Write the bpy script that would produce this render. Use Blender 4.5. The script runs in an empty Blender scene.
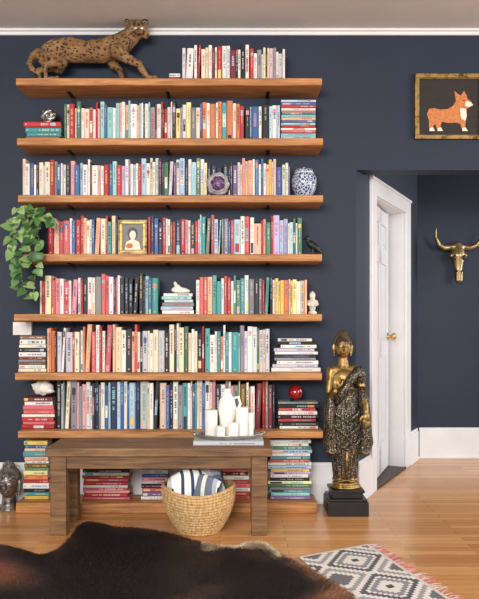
import bpy, math, random
from mathutils import Vector, Matrix, noise
random.seed(11)
R = random.random
def U(a,b): return random.uniform(a,b)
def lin(c):
    o=[]
    for v in c[:3]:
        v=v/255.0
        o.append(v/12.92 if v<=0.04045 else ((v+0.055)/1.055)**2.4)
    return (o[0],o[1],o[2],1.0)

F=713.0; CAMY=-4.6; CAMZ=1.15; HOR=325.0; CX=239.5
def sc(y): return F/(y-CAMY)
def wx(px,y): return (px-CX)/sc(y)
def wz(py,y): return CAMZ-(py-HOR)/sc(y)
def W(px,py,y): return Vector((wx(px,y),y,wz(py,y)))
def FL(px,py):
    d=F*CAMZ/(py-HOR); return Vector(((px-CX)*d/F, d+CAMY, 0))

# ---------------- materials ----------------
def newmat(name):
    m=bpy.data.materials.new(name); m.use_nodes=True
    nt=m.node_tree; b=nt.nodes['Principled BSDF']
    return m,nt,b
def N(nt,t,**k):
    n=nt.nodes.new(t)
    for a,v in k.items(): setattr(n,a,v)
    return n
def coords(nt,scale=(1,1,1),rot=(0,0,0)):
    tc=N(nt,'ShaderNodeTexCoord'); mp=N(nt,'ShaderNodeMapping')
    mp.inputs['Scale'].default_value=scale; mp.inputs['Rotation'].default_value=rot
    nt.links.new(tc.outputs['Object'],mp.inputs['Vector']); return mp.outputs['Vector']
def ramp(nt,fac,stops):
    r=N(nt,'ShaderNodeValToRGB'); e=r.color_ramp.elements
    while len(e)<len(stops): e.new(0.5)
    for i,(p,c) in enumerate(stops):
        e[i].position=p; e[i].color=lin(c)
    nt.links.new(fac,r.inputs['Fac']); return r.outputs['Color']
def bump(nt,b,h,strength=0.3,dist=0.01):
    bp=N(nt,'ShaderNodeBump'); bp.inputs['Strength'].default_value=strength; bp.inputs['Distance'].default_value=dist
    nt.links.new(h,bp.inputs['Height']); nt.links.new(bp.outputs['Normal'],b.inputs['Normal'])
def noisetex(nt,vec,scale,detail=3,rough=0.5):
    n=N(nt,'ShaderNodeTexNoise'); n.inputs['Scale'].default_value=scale; n.inputs['Detail'].default_value=detail
    n.inputs['Roughness'].default_value=rough
    nt.links.new(vec,n.inputs['Vector']); return n.outputs['Fac']
def mat(name,c,rough=0.6,metal=0.0,var=0.12,ns=12,bs=0.1,spec=None):
    m,nt,b=newmat(name)
    v=coords(nt); f=noisetex(nt,v,ns)
    lo=tuple(x*(1-var) for x in c); hi=tuple(min(255,x*(1+var)) for x in c)
    nt.links.new(ramp(nt,f,[(0.3,lo),(0.7,hi)]),b.inputs['Base Color'])
    b.inputs['Roughness'].default_value=rough; b.inputs['Metallic'].default_value=metal
    if spec is not None: b.inputs['Specular IOR Level'].default_value=spec
    if bs>0:
        f2=noisetex(nt,v,ns*6); bump(nt,b,f2,bs,0.004)
    return m
def patina(name,c,dark,rough=0.42,ns=30,metal=0.85):
    m,nt,b=newmat(name)
    v=coords(nt); f=noisetex(nt,v,ns,5,0.65)
    nt.links.new(ramp(nt,f,[(0.34,dark),(0.52,c),(0.75,tuple(min(255,x*1.15) for x in c))]),b.inputs['Base Color'])
    b.inputs['Roughness'].default_value=rough; b.inputs['Metallic'].default_value=metal
    bump(nt,b,noisetex(nt,v,ns*4),0.2,0.003)
    return m
def attrmat(name,rough=0.6,var=0.1,ns=40,bs=0.0,spec=0.4):
    m,nt,b=newmat(name)
    a=N(nt,'ShaderNodeVertexColor'); a.layer_name='Col'
    f=noisetex(nt,coords(nt),ns)
    mr=N(nt,'ShaderNodeMapRange'); mr.inputs['To Min'].default_value=1-var; mr.inputs['To Max'].default_value=1+var
    nt.links.new(f,mr.inputs['Value'])
    mx=N(nt,'ShaderNodeVectorMath',operation='SCALE')
    nt.links.new(a.outputs['Color'],mx.inputs[0]); nt.links.new(mr.outputs['Result'],mx.inputs['Scale'])
    nt.links.new(mx.outputs['Vector'],b.inputs['Base Color'])
    b.inputs['Roughness'].default_value=rough; b.inputs['Specular IOR Level'].default_value=spec
    if bs>0: bump(nt,b,noisetex(nt,coords(nt),ns*3),bs,0.004)
    return m
def wood(name,c1,c2,c3,stretch=(1.5,14,14),rough=0.55,bs=0.25):
    m,nt,b=newmat(name)
    v=coords(nt,stretch); f=noisetex(nt,v,2.2,6,0.65)
    nt.links.new(ramp(nt,f,[(0.3,c1),(0.5,c2),(0.7,c3)]),b.inputs['Base Color'])
    b.inputs['Roughness'].default_value=rough
    bump(nt,b,noisetex(nt,v,6,5),bs,0.004)
    return m

M={}
M['navy']=mat('navy_wall_paint',(19,33,55),0.62,var=0.05,ns=3,bs=0.04)
M['ceil']=mat('ceiling_paint',(208,207,208),0.8,var=0.02,ns=3,bs=0.03)
M['trim']=mat('white_trim_paint',(222,223,225),0.4,var=0.02,ns=4,bs=0.02)
M['door']=mat('white_door_paint',(212,214,218),0.4,var=0.02,ns=4,bs=0.02)
M['shelf']=wood('pine_shelf',(122,76,40),(176,120,68),(206,152,94),(1.6,16,30))
M['bench']=wood('weathered_bench_wood',(72,48,27),(118,84,50),(150,112,72),(1.6,18,18),0.55,0.5)
M['book']=attrmat('book_cover',0.5,0.06,60)
M['paper']=mat('book_pages',(222,212,190),0.9,var=0.06,ns=60)
M['gold']=mat('gold_metal',(190,150,90),0.38,0.9,0.25,25,0.2)
M['agold']=patina('aged_gilding',(166,136,84),(66,56,38),0.45)
M['brass']=mat('antique_brass',(152,132,96),0.38,0.95,0.3,14,0.2)
M['bronze']=patina('dark_bronze',(106,92,70),(44,38,32))
M['pewter']=patina('pewter',(140,134,128),(52,50,50),0.4)
M['silver']=mat('silver_metal',(200,199,196),0.28,0.95,0.1,20,0.05)
M['black']=mat('black_lacquer',(24,24,27),0.4,0,0.2,20,0.1)
M['iron']=mat('black_iron',(28,28,30),0.5,0.6,0.1,20,0.1)
M['white']=mat('white_ceramic',(230,227,220),0.35,0,0.03,20,0.02)
M['candle']=mat('white_wax',(240,236,228),0.5,0,0.03,20,0.02)
M['stone']=mat('pale_stone',(205,200,192),0.7,0,0.15,30,0.3)

def floor_mat():
    m,nt,b=newmat('oak_floorboards')
    v=coords(nt)
    br=N(nt,'ShaderNodeTexBrick'); br.offset=0.37; br.offset_frequency=2
    br.inputs['Scale'].default_value=1.0; br.inputs['Brick Width'].default_value=0.95
    br.inputs['Row Height'].default_value=0.058; br.inputs['Mortar Size'].default_value=0.0009
    br.inputs['Bias'].default_value=0.0
    br.inputs['Color1'].default_value=lin((212,158,98)); br.inputs['Color2'].default_value=lin((182,124,70))
    br.inputs['Mortar'].default_value=lin((104,66,38))
    nt.links.new(v,br.inputs['Vector'])
    g=noisetex(nt,coords(nt,(2,34,1)),3,6,0.65)
    mr=N(nt,'ShaderNodeMapRange'); mr.inputs['From Min'].default_value=0.25; mr.inputs['From Max'].default_value=0.75
    mr.inputs['To Min'].default_value=0.84; mr.inputs['To Max'].default_value=1.12
    nt.links.new(g,mr.inputs['Value'])
    mx=N(nt,'ShaderNodeVectorMath',operation='SCALE')
    nt.links.new(br.outputs['Color'],mx.inputs[0]); nt.links.new(mr.outputs['Result'],mx.inputs['Scale'])
    nt.links.new(mx.outputs['Vector'],b.inputs['Base Color'])
    b.inputs['Roughness'].default_value=0.24
    bump(nt,b,br.outputs['Fac'],-0.2,0.002)
    return m
M['floor']=floor_mat()

def spot_mat():
    m,nt,b=newmat('spotted_fur')
    v=coords(nt,(0.75,1,1))
    n=N(nt,'ShaderNodeTexNoise'); n.inputs['Scale'].default_value=16
    nt.links.new(v,n.inputs['Vector'])
    ad=N(nt,'ShaderNodeVectorMath',operation='MULTIPLY_ADD'); ad.inputs[1].default_value=(0.05,0.05,0.05)
    nt.links.new(n.outputs['Color'],ad.inputs[0]); nt.links.new(v,ad.inputs[2])
    vo=N(nt,'ShaderNodeTexVoronoi'); vo.inputs['Scale'].default_value=54
    nt.links.new(ad.outputs['Vector'],vo.inputs['Vector'])
    base=ramp(nt,noisetex(nt,v,10,5,0.7),[(0.3,(96,68,42)),(0.5,(136,102,64)),(0.7,(172,136,94))])
    s=ramp(nt,vo.outputs['Distance'],[(0.24,(20,20,20)),(0.50,(255,255,255))])
    mx=N(nt,'ShaderNodeMix',data_type='RGBA')
    nt.links.new(s,mx.inputs['Factor']); mx.inputs['A'].default_value=lin((38,26,18)); nt.links.new(base,mx.inputs['B'])
    nt.links.new(mx.outputs['Result'],b.inputs['Base Color']); b.inputs['Roughness'].default_value=0.85
    bump(nt,b,noisetex(nt,coords(nt,(60,200,200)),2,4),0.6,0.006)
    return m
M['fur']=spot_mat()
def robe_mat():
    m,nt,b=newmat('mirrored_robe')
    v=coords(nt)
    vo=N(nt,'ShaderNodeTexVoronoi'); vo.inputs['Scale'].default_value=110; vo.inputs['Randomness'].default_value=0.6
    nt.links.new(v,vo.inputs['Vector'])
    c=ramp(nt,vo.outputs['Distance'],[(0.18,(176,164,138)),(0.34,(112,98,74)),(0.5,(46,42,40)),(1.0,(30,29,30))])
    nt.links.new(c,b.inputs['Base Color']); b.inputs['Metallic'].default_value=0.5; b.inputs['Roughness'].default_value=0.42
    bump(nt,b,vo.outputs['Distance'],-0.5,0.003)
    return m
M['robe']=robe_mat()
def jar_mat():
    m,nt,b=newmat('blue_white_porcelain')
    v=coords(nt)
    vo=N(nt,'ShaderNodeTexVoronoi'); vo.inputs['Scale'].default_value=55; vo.feature='DISTANCE_TO_EDGE'
    nt.links.new(v,vo.inputs['Vector'])
    c=ramp(nt,vo.outputs['Distance'],[(0.06,(200,208,222)),(0.13,(56,76,124)),(0.5,(36,50,92))])
    nt.links.new(c,b.inputs['Base Color']); b.inputs['Roughness'].default_value=0.2
    return m
M['jar']=jar_mat()
def basket_mat():
    m,nt,b=newmat('woven_seagrass')
    f=noisetex(nt,coords(nt,(60,60,20)),1.5,3)
    nt.links.new(ramp(nt,f,[(0.3,(168,128,80)),(0.55,(208,170,116)),(0.75,(226,194,144))]),b.inputs['Base Color'])
    b.inputs['Roughness'].default_value=0.8
    bump(nt,b,f,0.6,0.006)
    return m
M['basket']=basket_mat()
M['fabric']=attrmat('woven_fabric',0.9,0.08,90,0.3,0.1)
M['hair']=attrmat('cow_hair',0.5,0.25,60,0.2,0.25)
M['leaf']=attrmat('pothos_leaf',0.4,0.2,60,0.0,0.5)
M['crystal']=mat('amethyst',(92,66,108),0.15,0,0.5,60,0.3)
M['rock']=mat('geode_rind',(150,146,152),0.7,0,0.3,40,0.5)
m,nt,b=newmat('red_glass'); b.inputs['Base Color'].default_value=lin((150,20,24)); b.inputs['Roughness'].default_value=0.05; b.inputs['Coat Weight'].default_value=1.0
M['redglass']=m
M['pot']=mat('glazed_pot',(70,74,72),0.4,0,0.15,20,0.1)
M['canvas']=mat('black_canvas',(36,30,27),0.7,0,0.15,30,0.2)
M['orange']=mat('corgi_orange_paint',(190,118,66),0.7,0,0.12,60,0.2)
M['cream']=mat('cream_paint',(232,220,200),0.7,0,0.05,60,0.1)
M['dark']=mat('dark_threshold',(58,42,36),0.5,0,0.1,20,0.1)
M['eye']=mat('glass_eye',(20,16,10),0.1,0,0.1,20,0)

# ---------------- mesh builder ----------------
class MB:
    def __init__(s): s.v=[];s.f=[];s.m=[];s.c=[];s.s=[];s.mats=[]
    def mi(s,k):
        if k not in s.mats: s.mats.append(k)
        return s.mats.index(k)
    def add(s,vs,fs,mk,col=(255,255,255),smooth=False,T=None):
        o=len(s.v)
        for p in vs:
            p=Vector(p)
            if T is not None: p=T@p
            s.v.append(p)
        i=s.mi(mk); c=lin(col)
        for f in fs:
            s.f.append([o+a for a in f]); s.m.append(i); s.c.append(c); s.s.append(smooth)
    def box(s,a,b,mk,col=(255,255,255),T=None):
        x0,y0,z0=a;x1,y1,z1=b
        vs=[(x0,y0,z0),(x1,y0,z0),(x1,y1,z0),(x0,y1,z0),(x0,y0,z1),(x1,y0,z1),(x1,y1,z1),(x0,y1,z1)]
        s.add(vs,[(0,3,2,1),(4,5,6,7),(0,1,5,4),(1,2,6,5),(2,3,7,6),(3,0,4,7)],mk,col,False,T)
    def lathe(s,prof,cen,mk,seg=32,ex=1,ey=1,col=(255,255,255),T=None,fn=None,smooth=True):
        vs=[];fs=[]
        for j,(r,z) in enumerate(prof):
            for i in range(seg):
                a=2*math.pi*i/seg; rr=r*(fn(a,z) if fn else 1)
                vs.append((cen[0]+rr*ex*math.cos(a),cen[1]+rr*ey*math.sin(a),cen[2]+z))
        n=len(prof)
        for j in range(n-1):
            for i in range(seg):
                k=(i+1)%seg
                fs.append((j*seg+i,j*seg+k,(j+1)*seg+k,(j+1)*seg+i))
        fs.append(tuple(range(seg-1,-1,-1))); fs.append(tuple((n-1)*seg+i for i in range(seg)))
        s.add(vs,fs,mk,col,smooth,T)
    def ell(s,c,r,mk,col=(255,255,255),seg=16,rings=10,rot=None,fn=None):
        if not hasattr(r,'__len__'): r=(r,r,r)
        vs=[];fs=[]
        Rm=rot if rot is not None else Matrix.Identity(3)
        for j in range(rings+1):
            t=math.pi*j/rings
            for i in range(seg):
                a=2*math.pi*i/seg
                d=Vector((math.sin(t)*math.cos(a),math.sin(t)*math.sin(a),math.cos(t)))
                k=fn(d) if fn else 1
                p=Rm@Vector((d.x*r[0]*k,d.y*r[1]*k,d.z*r[2]*k))
                vs.append(p+Vector(c))
        for j in range(rings):
            for i in range(seg):
                k=(i+1)%seg
                fs.append((j*seg+i,(j+1)*seg+i,(j+1)*seg+k,j*seg+k))
        s.add(vs,fs,mk,col,True)
    def tube(s,pts,rad,mk,col=(255,255,255),seg=10,flat=None,caps=True):
        pts=[Vector(p) for p in pts]
        if not hasattr(rad,'__len__'): rad=[rad]*len(pts)
        vs=[];fs=[];n=len(pts); up=None
        for j,p in enumerate(pts):
            t=(pts[min(j+1,n-1)]-pts[max(j-1,0)]).normalized()
            if up is None:
                up=Vector((0,0,1)) if abs(t.z)<0.9 else Vector((0,1,0))
            x=up.cross(t).normalized(); up=t.cross(x).normalized()
            for i in range(seg):
                a=2*math.pi*i/seg
                vs.append(p+rad[j]*(math.cos(a)*x+math.sin(a)*up))
        for j in range(n-1):
            for i in range(seg):
                k=(i+1)%seg
                fs.append((j*seg+i,j*seg+k,(j+1)*seg+k,(j+1)*seg+i))
        if caps:
            fs.append(tuple(range(seg-1,-1,-1))); fs.append(tuple((n-1)*seg+i for i in range(seg)))
        s.add(vs,fs,mk,col,True)
    def limb(s,pts,rad,mk):
        s.tube(pts,rad,mk,seg=12)
        for p,r in zip(pts,rad): s.ell(p,r,mk,seg=12,rings=8)
    def build(s,name,parent=None,bevel=0,remesh=0,smooth=0,recenter=True,bseg=2):
        me=bpy.data.meshes.new(name)
        xs=[p.x for p in s.v];ys=[p.y for p in s.v];zs=[p.z for p in s.v]
        c=Vector(((min(xs)+max(xs))/2,(min(ys)+max(ys))/2,min(zs))) if recenter else Vector((0,0,0))
        me.from_pydata([tuple(p-c) for p in s.v],[],s.f)
        for k in s.mats: me.materials.append(M[k])
        ca=me.color_attributes.new('Col','FLOAT_COLOR','CORNER')
        buf=[]
        for p in me.polygons:
            p.material_index=s.m[p.index]; p.use_smooth=s.s[p.index]
            for _ in p.loop_indices: buf.extend(s.c[p.index])
        ca.data.foreach_set('color',buf)
        me.update()
        ob=bpy.data.objects.new(name,me); bpy.context.scene.collection.objects.link(ob)
        ob.location=c
        if parent:
            ob.parent=parent; ob.location=c-parent.location
        if remesh:
            md=ob.modifiers.new('remesh','REMESH'); md.mode='VOXEL'; md.voxel_size=remesh; md.use_smooth_shade=True
            if smooth:
                sm=ob.modifiers.new('smooth','SMOOTH'); sm.iterations=smooth; sm.factor=0.5
        if bevel:
            bv=ob.modifiers.new('bevel','BEVEL'); bv.width=bevel; bv.segments=bseg; bv.limit_method='ANGLE'
        return ob

# ---------------- room ----------------
CEIL=3.05
def simple(name,a,b,mk,bevel=0,T=None):
    q=MB(); q.box(a,b,mk,T=T); return q.build(name,bevel=bevel)
simple('floor',(-4,-7,-0.1),(4.5,3.2,0),'floor')
simple('ceiling',(-4,-7,CEIL),(4.5,3.2,CEIL+0.1),'ceil')
q=MB(); KX=0.752; OPZ=2.15
q.box((-4,0,0),(KX,0.15,CEIL),'navy'); q.box((KX,0,OPZ),(2.9,0.15,CEIL),'navy'); q.box((2.9,0,0),(4.5,0.15,CEIL),'navy')
q.build('wall_back')
simple('wall_hall',(1.45,1.56,0),(4.5,1.7,CEIL),'navy')
TD=Matrix.Translation((KX,0,0))@Matrix.Rotation(math.atan2(0.8935,0.449),4,'Z')
q=MB()
q.box((0.0,0.0,0),(0.413,0.12,CEIL),'navy',T=TD); q.box((1.273,0,0),(1.80,0.12,CEIL),'navy',T=TD); q.box((0.413,0,2.06),(1.273,0.12,CEIL),'navy',T=TD)
q.build('wall_diagonal')
q=MB(); q.box((0.1,1.1,0),(2.2,1.2,CEIL),'trim',T=TD); q.build('wall_closet')
q=MB()
for a,b,c,d in [(0.30,0.413,0,2.15),(1.273,1.42,0,2.15)]:
    q.box((a,-0.022,c),(b,0.0,d),'trim',T=TD); 
q.box((0.413,-0.022,2.05),(1.273,0.0,2.15),'trim',T=TD)
q.box((0.290,-0.030,2.15),(1.43,0.0,2.17),'trim',T=TD)
q.box((0.413,0,0),(0.428,0.12,2.05),'trim',T=TD); q.box((1.258,0,0),(1.273,0.12,2.05),'trim',T=TD); q.box((0.413,0,2.045),(1.273,0.12,2.06),'trim',T=TD)
q.build('trim_door_casing',bevel=0.003)
q=MB(); q.box((0.413,-0.02,0),(1.273,0.13,0.012),'dark',T=TD); q.build('trim_threshold')
TS=TD@Matrix.Translation((0.43,0.03,0))@Matrix.Rotation(math.radians(6),4,'Z')
q=MB()
L=0.81
def fr(x0,x1,z0,z1): q.box((x0,0,z0),(x1,0.04,z1),'door',T=TS)
fr(0,0.11,0.02,2.03); fr(L-0.11,L,0.02,2.03); fr(L/2-0.045,L/2+0.045,0.02,2.03)
for z0,z1 in [(0.02,0.25),(0.90,1.05),(1.62,1.74),(1.92,2.03)]: fr(0.11,L-0.11,z0,z1)
for z0,z1 in [(0.25,0.90),(1.05,1.62),(1.74,1.92)]:
    for x0,x1 in [(0.11,L/2-0.045),(L/2+0.045,L-0.11)]:
        q.box((x0,0.010,z0),(x1,0.03,z1),'door',T=TS)
        q.box((x0+0.03,0.004,z0+0.03),(x1-0.03,0.034,z1-0.03),'door',T=TS)
d=q.build('door_1',bevel=0.003)
q=MB(); 
for sgn,y0 in ((-1,0.0),(1,0.04)):
    pr=[(0.028,0),(0.028,0.006),(0.012,0.01),(0.010,0.03),(0.022,0.036),(0.029,0.048),(0.026,0.062),(0.012,0.068)]
    RT=TS@Matrix.Translation((L-0.065,y0,1.06))@Matrix.Rotation(math.radians(90 if sgn<0 else -90),4,'X')
    q.lathe(pr,(0,0,0),'gold',20,T=RT)
q.build('door_knob',parent=d)
def base(name,a,b,T=None,face=-1):
    q=MB(); x0,x1=a; 
    q.box((x0,b-0.018,0),(x1,b,0.24),'trim',T=T); q.box((x0,b-0.012,0.24),(x1,b,0.265),'trim',T=T); q.box((x0,b-0.03,0),(x1,b-0.018,0.02),'trim',T=T)
    q.build(name,bevel=0.003)
base('baseboard_back',(-4,KX),0.0); base('baseboard_hall',(1.55,4.5),1.56); base('baseboard_diagonal',(0.02,0.30),0.0,TD); base('baseboard_diagonal_end',(1.42,1.72),0.0,TD)
q=MB(); q.box((-4,-0.02,CEIL-0.035),(4.5,0,CEIL),'trim'); q.box((-4,-0.04,CEIL-0.015),(4.5,-0.02,CEIL),'trim'); q.build('trim_crown',bevel=0.004)

# ---------------- shelves ----------------
SD=0.25
tops=[78,138,195,254,314,373,431,503]
edges=[(16,322),(17,323),(18,323),(17,322),(14,322),(15,322),(18,323),(16,317)]
SZ=[]
for i,(t,(a,b)) in enumerate(zip(tops,edges)):
    z=wz(t,-SD); SZ.append(z)
    th=0.044 if i<7 else z-0.001
    q=MB(); x0=wx(a,-SD);x1=wx(b,-SD)
    yb=-0.001 if i<7 else -0.031
    nseg=26; vs=[];fs=[]
    for j in range(nseg+1):
        x=x0+(x1-x0)*j/nseg
        w=0.004*noise.noise(Vector((x*4,i*7.3,0)))
        for (y,zz) in [(-SD+w,z-0.004),(-SD+w+0.004,z),(yb,z),(yb,z-th),(-SD+w+0.004,z-th),(-SD+w,z-th+0.004)]:
            vs.append((x,y,zz))
    for j in range(nseg):
        for k in range(6):
            k2=(k+1)%6; fs.append((j*6+k,j*6+k2,(j+1)*6+k2,(j+1)*6+k))
    fs.append((0,5,4,3,2,1)); fs.append(tuple(nseg*6+k for k in range(6)))
    q.add(vs,[tuple(reversed(f)) for f in fs],'shelf')
    sh=q.build('floating_shelf')
    if i<7:
        q=MB()
        for px in (70,168,268):
            x=wx(px,-0.1)
            q.box((x-0.010,-0.14,z-th-0.005),(x+0.010,-0.004,z-th-0.0005),'iron')
            q.box((x-0.010,-0.010,z-th-0.04),(x+0.010,-0.004,z-th-0.005),'iron')
        q.build('shelf_brackets',parent=sh)

# ---------------- books ----------------
P=dict(w=(232,229,222),c=(230,214,186),k=(30,31,36),g=(130,132,136),r=(174,48,46),p=(222,152,164),o=(214,126,74),y=(228,194,98),t=(72,146,152),b=(64,100,156),n=(36,46,78),e=(82,124,96),v=(118,94,142),m=(114,42,50),h=(114,84,62),l=(172,200,216),s=(204,204,208),f=(200,94,98),a=(146,198,198),u=(236,222,158),q=(234,182,152),z=(178,166,204))
def vary(c,a=12):
    k=U(-a,a); return tuple(max(8,min(242,x+k+U(-6,6))) for x in c)
def lum(c): return 0.3*c[0]+0.6*c[1]+0.1*c[2]
def mixc(a,b_,t):
    t=max(0,min(1,t)); return tuple(a[i]*(1-t)+b_[i]*t for i in range(3))
def book(q,w,h,d,col,T):
    b=0.0025 if w>0.012 else 0.0015
    e=min(0.004,w*0.22)
    q.box((0,e,0),(b,d,h),'book',col,T); q.box((w-b,e,0),(w,d,h),'book',col,T)
    vs=[(0,e,0),(w*0.2,0,0),(w*0.8,0,0),(w,e,0),(0,e,h),(w*0.2,0,h),(w*0.8,0,h),(w,e,h),(w,e+0.002,0),(0,e+0.002,0),(w,e+0.002,h),(0,e+0.002,h)]
    q.add(vs,[(0,1,5,4),(1,2,6,5),(2,3,7,6),(3,8,10,7),(8,9,11,10),(9,0,4,11),(4,5,6,7,10,11),(0,9,8,3,2,1)],'book',col,False,T)
    q.box((b,e+0.002,0.003),(w-b,d-0.003,h-0.003),'paper',T=T)
    Lc=lum(col)
    if Lc>130: ink=random.choice([P['k'],P['k'],P['r'],P['n'],P['t'],P['g'],P['m'],P['b'],P['f']])
    else: ink=random.choice([P['w'],P['w'],P['c'],P['y'],P['s'],P['l'],P['p'],P['a']])
    ink=mixc(ink,col,U(0.05,0.35))
    def quad(x0,x1,z0,z1,c,o=0.0006):
        q.add([(x0,-o,z0),(x1,-o,z0),(x1,-o,z1),(x0,-o,z1)],[(0,1,2,3)],'book',c,False,T)
    a0,a1=w*0.2,w*0.8
    st=R()
    if st<0.16:
        bc=vary(P[random.choice('wkrtybopalz')]); z0=h*U(0.7,0.8); quad(a0,a1,z0,z0+h*U(0.06,0.16),bc,0.0003)
    elif st<0.30:
        bc=vary(P[random.choice('wkrtyncpuqa')]); z0=h*U(0.0,0.1); quad(a0,a1,z0,z0+h*U(0.12,0.3),bc,0.0003)
    elif st<0.38:
        bc=vary(P[random.choice('wwckrlp')]); z0=h*U(0.25,0.4); quad(a0,a1,z0,z0+h*U(0.25,0.4),bc,0.0003)
        if abs(lum(bc)-lum(ink))<70: ink=P['k'] if lum(bc)>120 else P['w']
    z=h*U(0.80,0.93); zend=h*U(0.35,0.6); xc=w/2; tw=w*U(0.10,0.24)
    while z>zend:
        g=U(0.004,0.009)
        ww=tw*U(0.75,1.0); quad(xc-ww,xc+ww,z-g,z,ink)
        z-=g+U(0.0022,0.004)
        if R()<0.14: z-=0.010
    if R()<0.5:
        z=zend-h*0.05; z2=z-h*U(0.06,0.14); tw*=0.6
        while z>z2:
            g=U(0.004,0.007); quad(xc-tw,xc+tw,z-g,z,ink); z-=g+0.003
    if R()<0.6:
        zz=h*U(0.03,0.05); quad(xc-w*0.13,xc+w*0.13,zz,zz+min(0.010,w*0.35),ink)
YF=-0.17
def row(segs,zi,name='row_of_books'):
    q=MB(); z=SZ[zi]+0.0005; s=sc(YF)
    for (a,b,pal,hm,hx) in segs:
        x=wx(a,YF); xe=wx(b,YF); last=None
        while x<xe-0.008:
            w=U(0.014,0.032)
            if R()<0.10: w=U(0.034,0.046)
            if R()<0.22: w=U(0.009,0.014)
            if x+w>xe: w=xe-x
            h=U(hm-1.5,hx)/s
            k=random.choice(pal)
            if k==last: k=random.choice(pal)
            last=k
            yf=YF+U(-0.008,0.014)
            T=Matrix.Translation((x+0.0003,yf,z))
            if R()<0.04 and x+w+h*0.05<xe:
                ang=math.radians(3); T=Matrix.Translation((x+0.0003,yf,z+w*math.sin(ang)))@Matrix.Rotation(ang,4,'Y')
                book(q,w-0.0006,h,min(0.14,h*0.7),vary(P[k]),T); x+=w+h*0.056; continue
            book(q,w-0.0006,h,min(0.14,h*0.7),vary(P[k]),T)
            x+=w
    return q.build(name)
def stack(a,b,zb,zt,pal,y=YF,name='stack_of_books',th=(0.016,0.034),depth=0.14,jit=0.12,pyr=0.0):
    q=MB(); z=zb+0.0005; xa=wx(a,y);xb=wx(b,y); full=xb-xa; i=0
    while z<zt-0.007:
        w=U(*th); w=min(w,zt-z); 
        f_=(z-zb)/(zt-zb)
        ln=full*U(1-jit,1.0)*(1-pyr*f_); off=(full-ln)*U(0.3,0.7)
        yy=y+U(-0.006,0.012)
        T=Matrix(((0,0,1,xa+off),(0,1,0,yy),(-1,0,0,z+w),(0,0,0,1)))
        book(q,w-0.0006,ln,depth-0.01,vary(P[pal[i%len(pal)]]),T)
        z+=w; i+=1
    return q.build(name),z
row([(182,212,'wwccswr',34,38),(212,250,'wrkwkcmw',33,38),(250,285,'wkgccsrwq',30,37)],0)
row([(64,100,'rwcpewawf',33,40),(100,150,'wkwblrwyqa',34,41),(150,200,'wkcwrhcgsu',34,41),(200,245,'rotyowwbaqw',36,41),(245,280,'wkrbwlws',36,41)],1)
row([(22,70,'wwwckgbcrs',33,39),(70,150,'wwpvlcrwbkzaw',33,40),(150,207,'cwkvwnewgwls',34,40),(207,230,'kgnk',30,34),(230,290,'wwcpvyqwbzqk',32,39)],2)
row([(48,72,'rwfq',34,38),(72,118,'wkrctwcwbqa',35,41),(118,148,'kgnw',33,35),(148,200,'bwrprwnchsk',33,40),(200,250,'wllfgcatwlb',35,41),(250,302,'wwszuepqrpl',32,40)],3)
row([(40,80,'rwfcfpqrw',34,40),(80,120,'knrwgmkwf',36,41),(120,145,'wkrk',36,41),(145,158,'ttba',36,40)],4)
row([(196,236,'rfqfowttw',34,39),(236,275,'rwkgntwpe',35,40),(275,308,'wocqrywou',34,39)],4,)
row([(47,80,'wkrowcws',40,47),(80,140,'rwofkwcqwk',40,48),(140,205,'crwekcpwmws',40,49),(205,240,'ywtwtoka',36,48),(240,270,'wkcwsge',40,47)],5)
row([(56,96,'wkgnswpck',44,50),(96,140,'kgwbnwfnl',44,50),(140,205,'tkwsgpwbwc',44,51),(205,240,'wcgwkpu',43,50),(240,275,'wrgwhkmo',43,50)],6)
zat=lambda py,y=YF: wz(py,y)
stack(169,180,SZ[0],SZ[0]+0.06,'rwm',depth=0.12,jit=0.05)
stack(23,62,SZ[1],zat(121),'fttr',th=(0.026,0.034),jit=0.15)
stack(281,316,SZ[1],zat(100),'blafwrlbqatfwr',th=(0.012,0.020),jit=0.06)
stack(160,195,SZ[4],zat(293),'wlgsawt',th=(0.018,0.026),jit=0.1,pyr=0.2)
stack(18,46,SZ[5],zat(335),'cwhgmwk',jit=0.12)
_,zR6=stack(271,321,SZ[5],zat(338),'wswgkwswk',th=(0.018,0.028),jit=0.12,pyr=0.28)
_,zL7=stack(21,55,SZ[6],zat(397),'rfrwffwmwc',th=(0.018,0.028),pyr=0.1)
_,zR7=stack(276,320,SZ[6],zat(402),'wkrkwfkg',th=(0.018,0.030),jit=0.2)
stack(23,49,SZ[7],zat(440),'ytkwrouehwqtcbywka',jit=0.15)
stack(82,130,SZ[7],zat(467),'frpfwrfrwkrfk',th=(0.014,0.024),jit=0.1)
stack(141,168,SZ[7],zat(470),'wvfkwpb',th=(0.016,0.026),jit=0.1)
stack(222,250,SZ[7],zat(470),'frwfrwm',th=(0.018,0.026),jit=0.1)
stack(268,312,SZ[7],zat(440),'vatgeukwzylwftwlewswc',th=(0.014,0.024),jit=0.15)
stack(178,214,SZ[7],zat(462),'kwrgw',jit=0.1)

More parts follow.
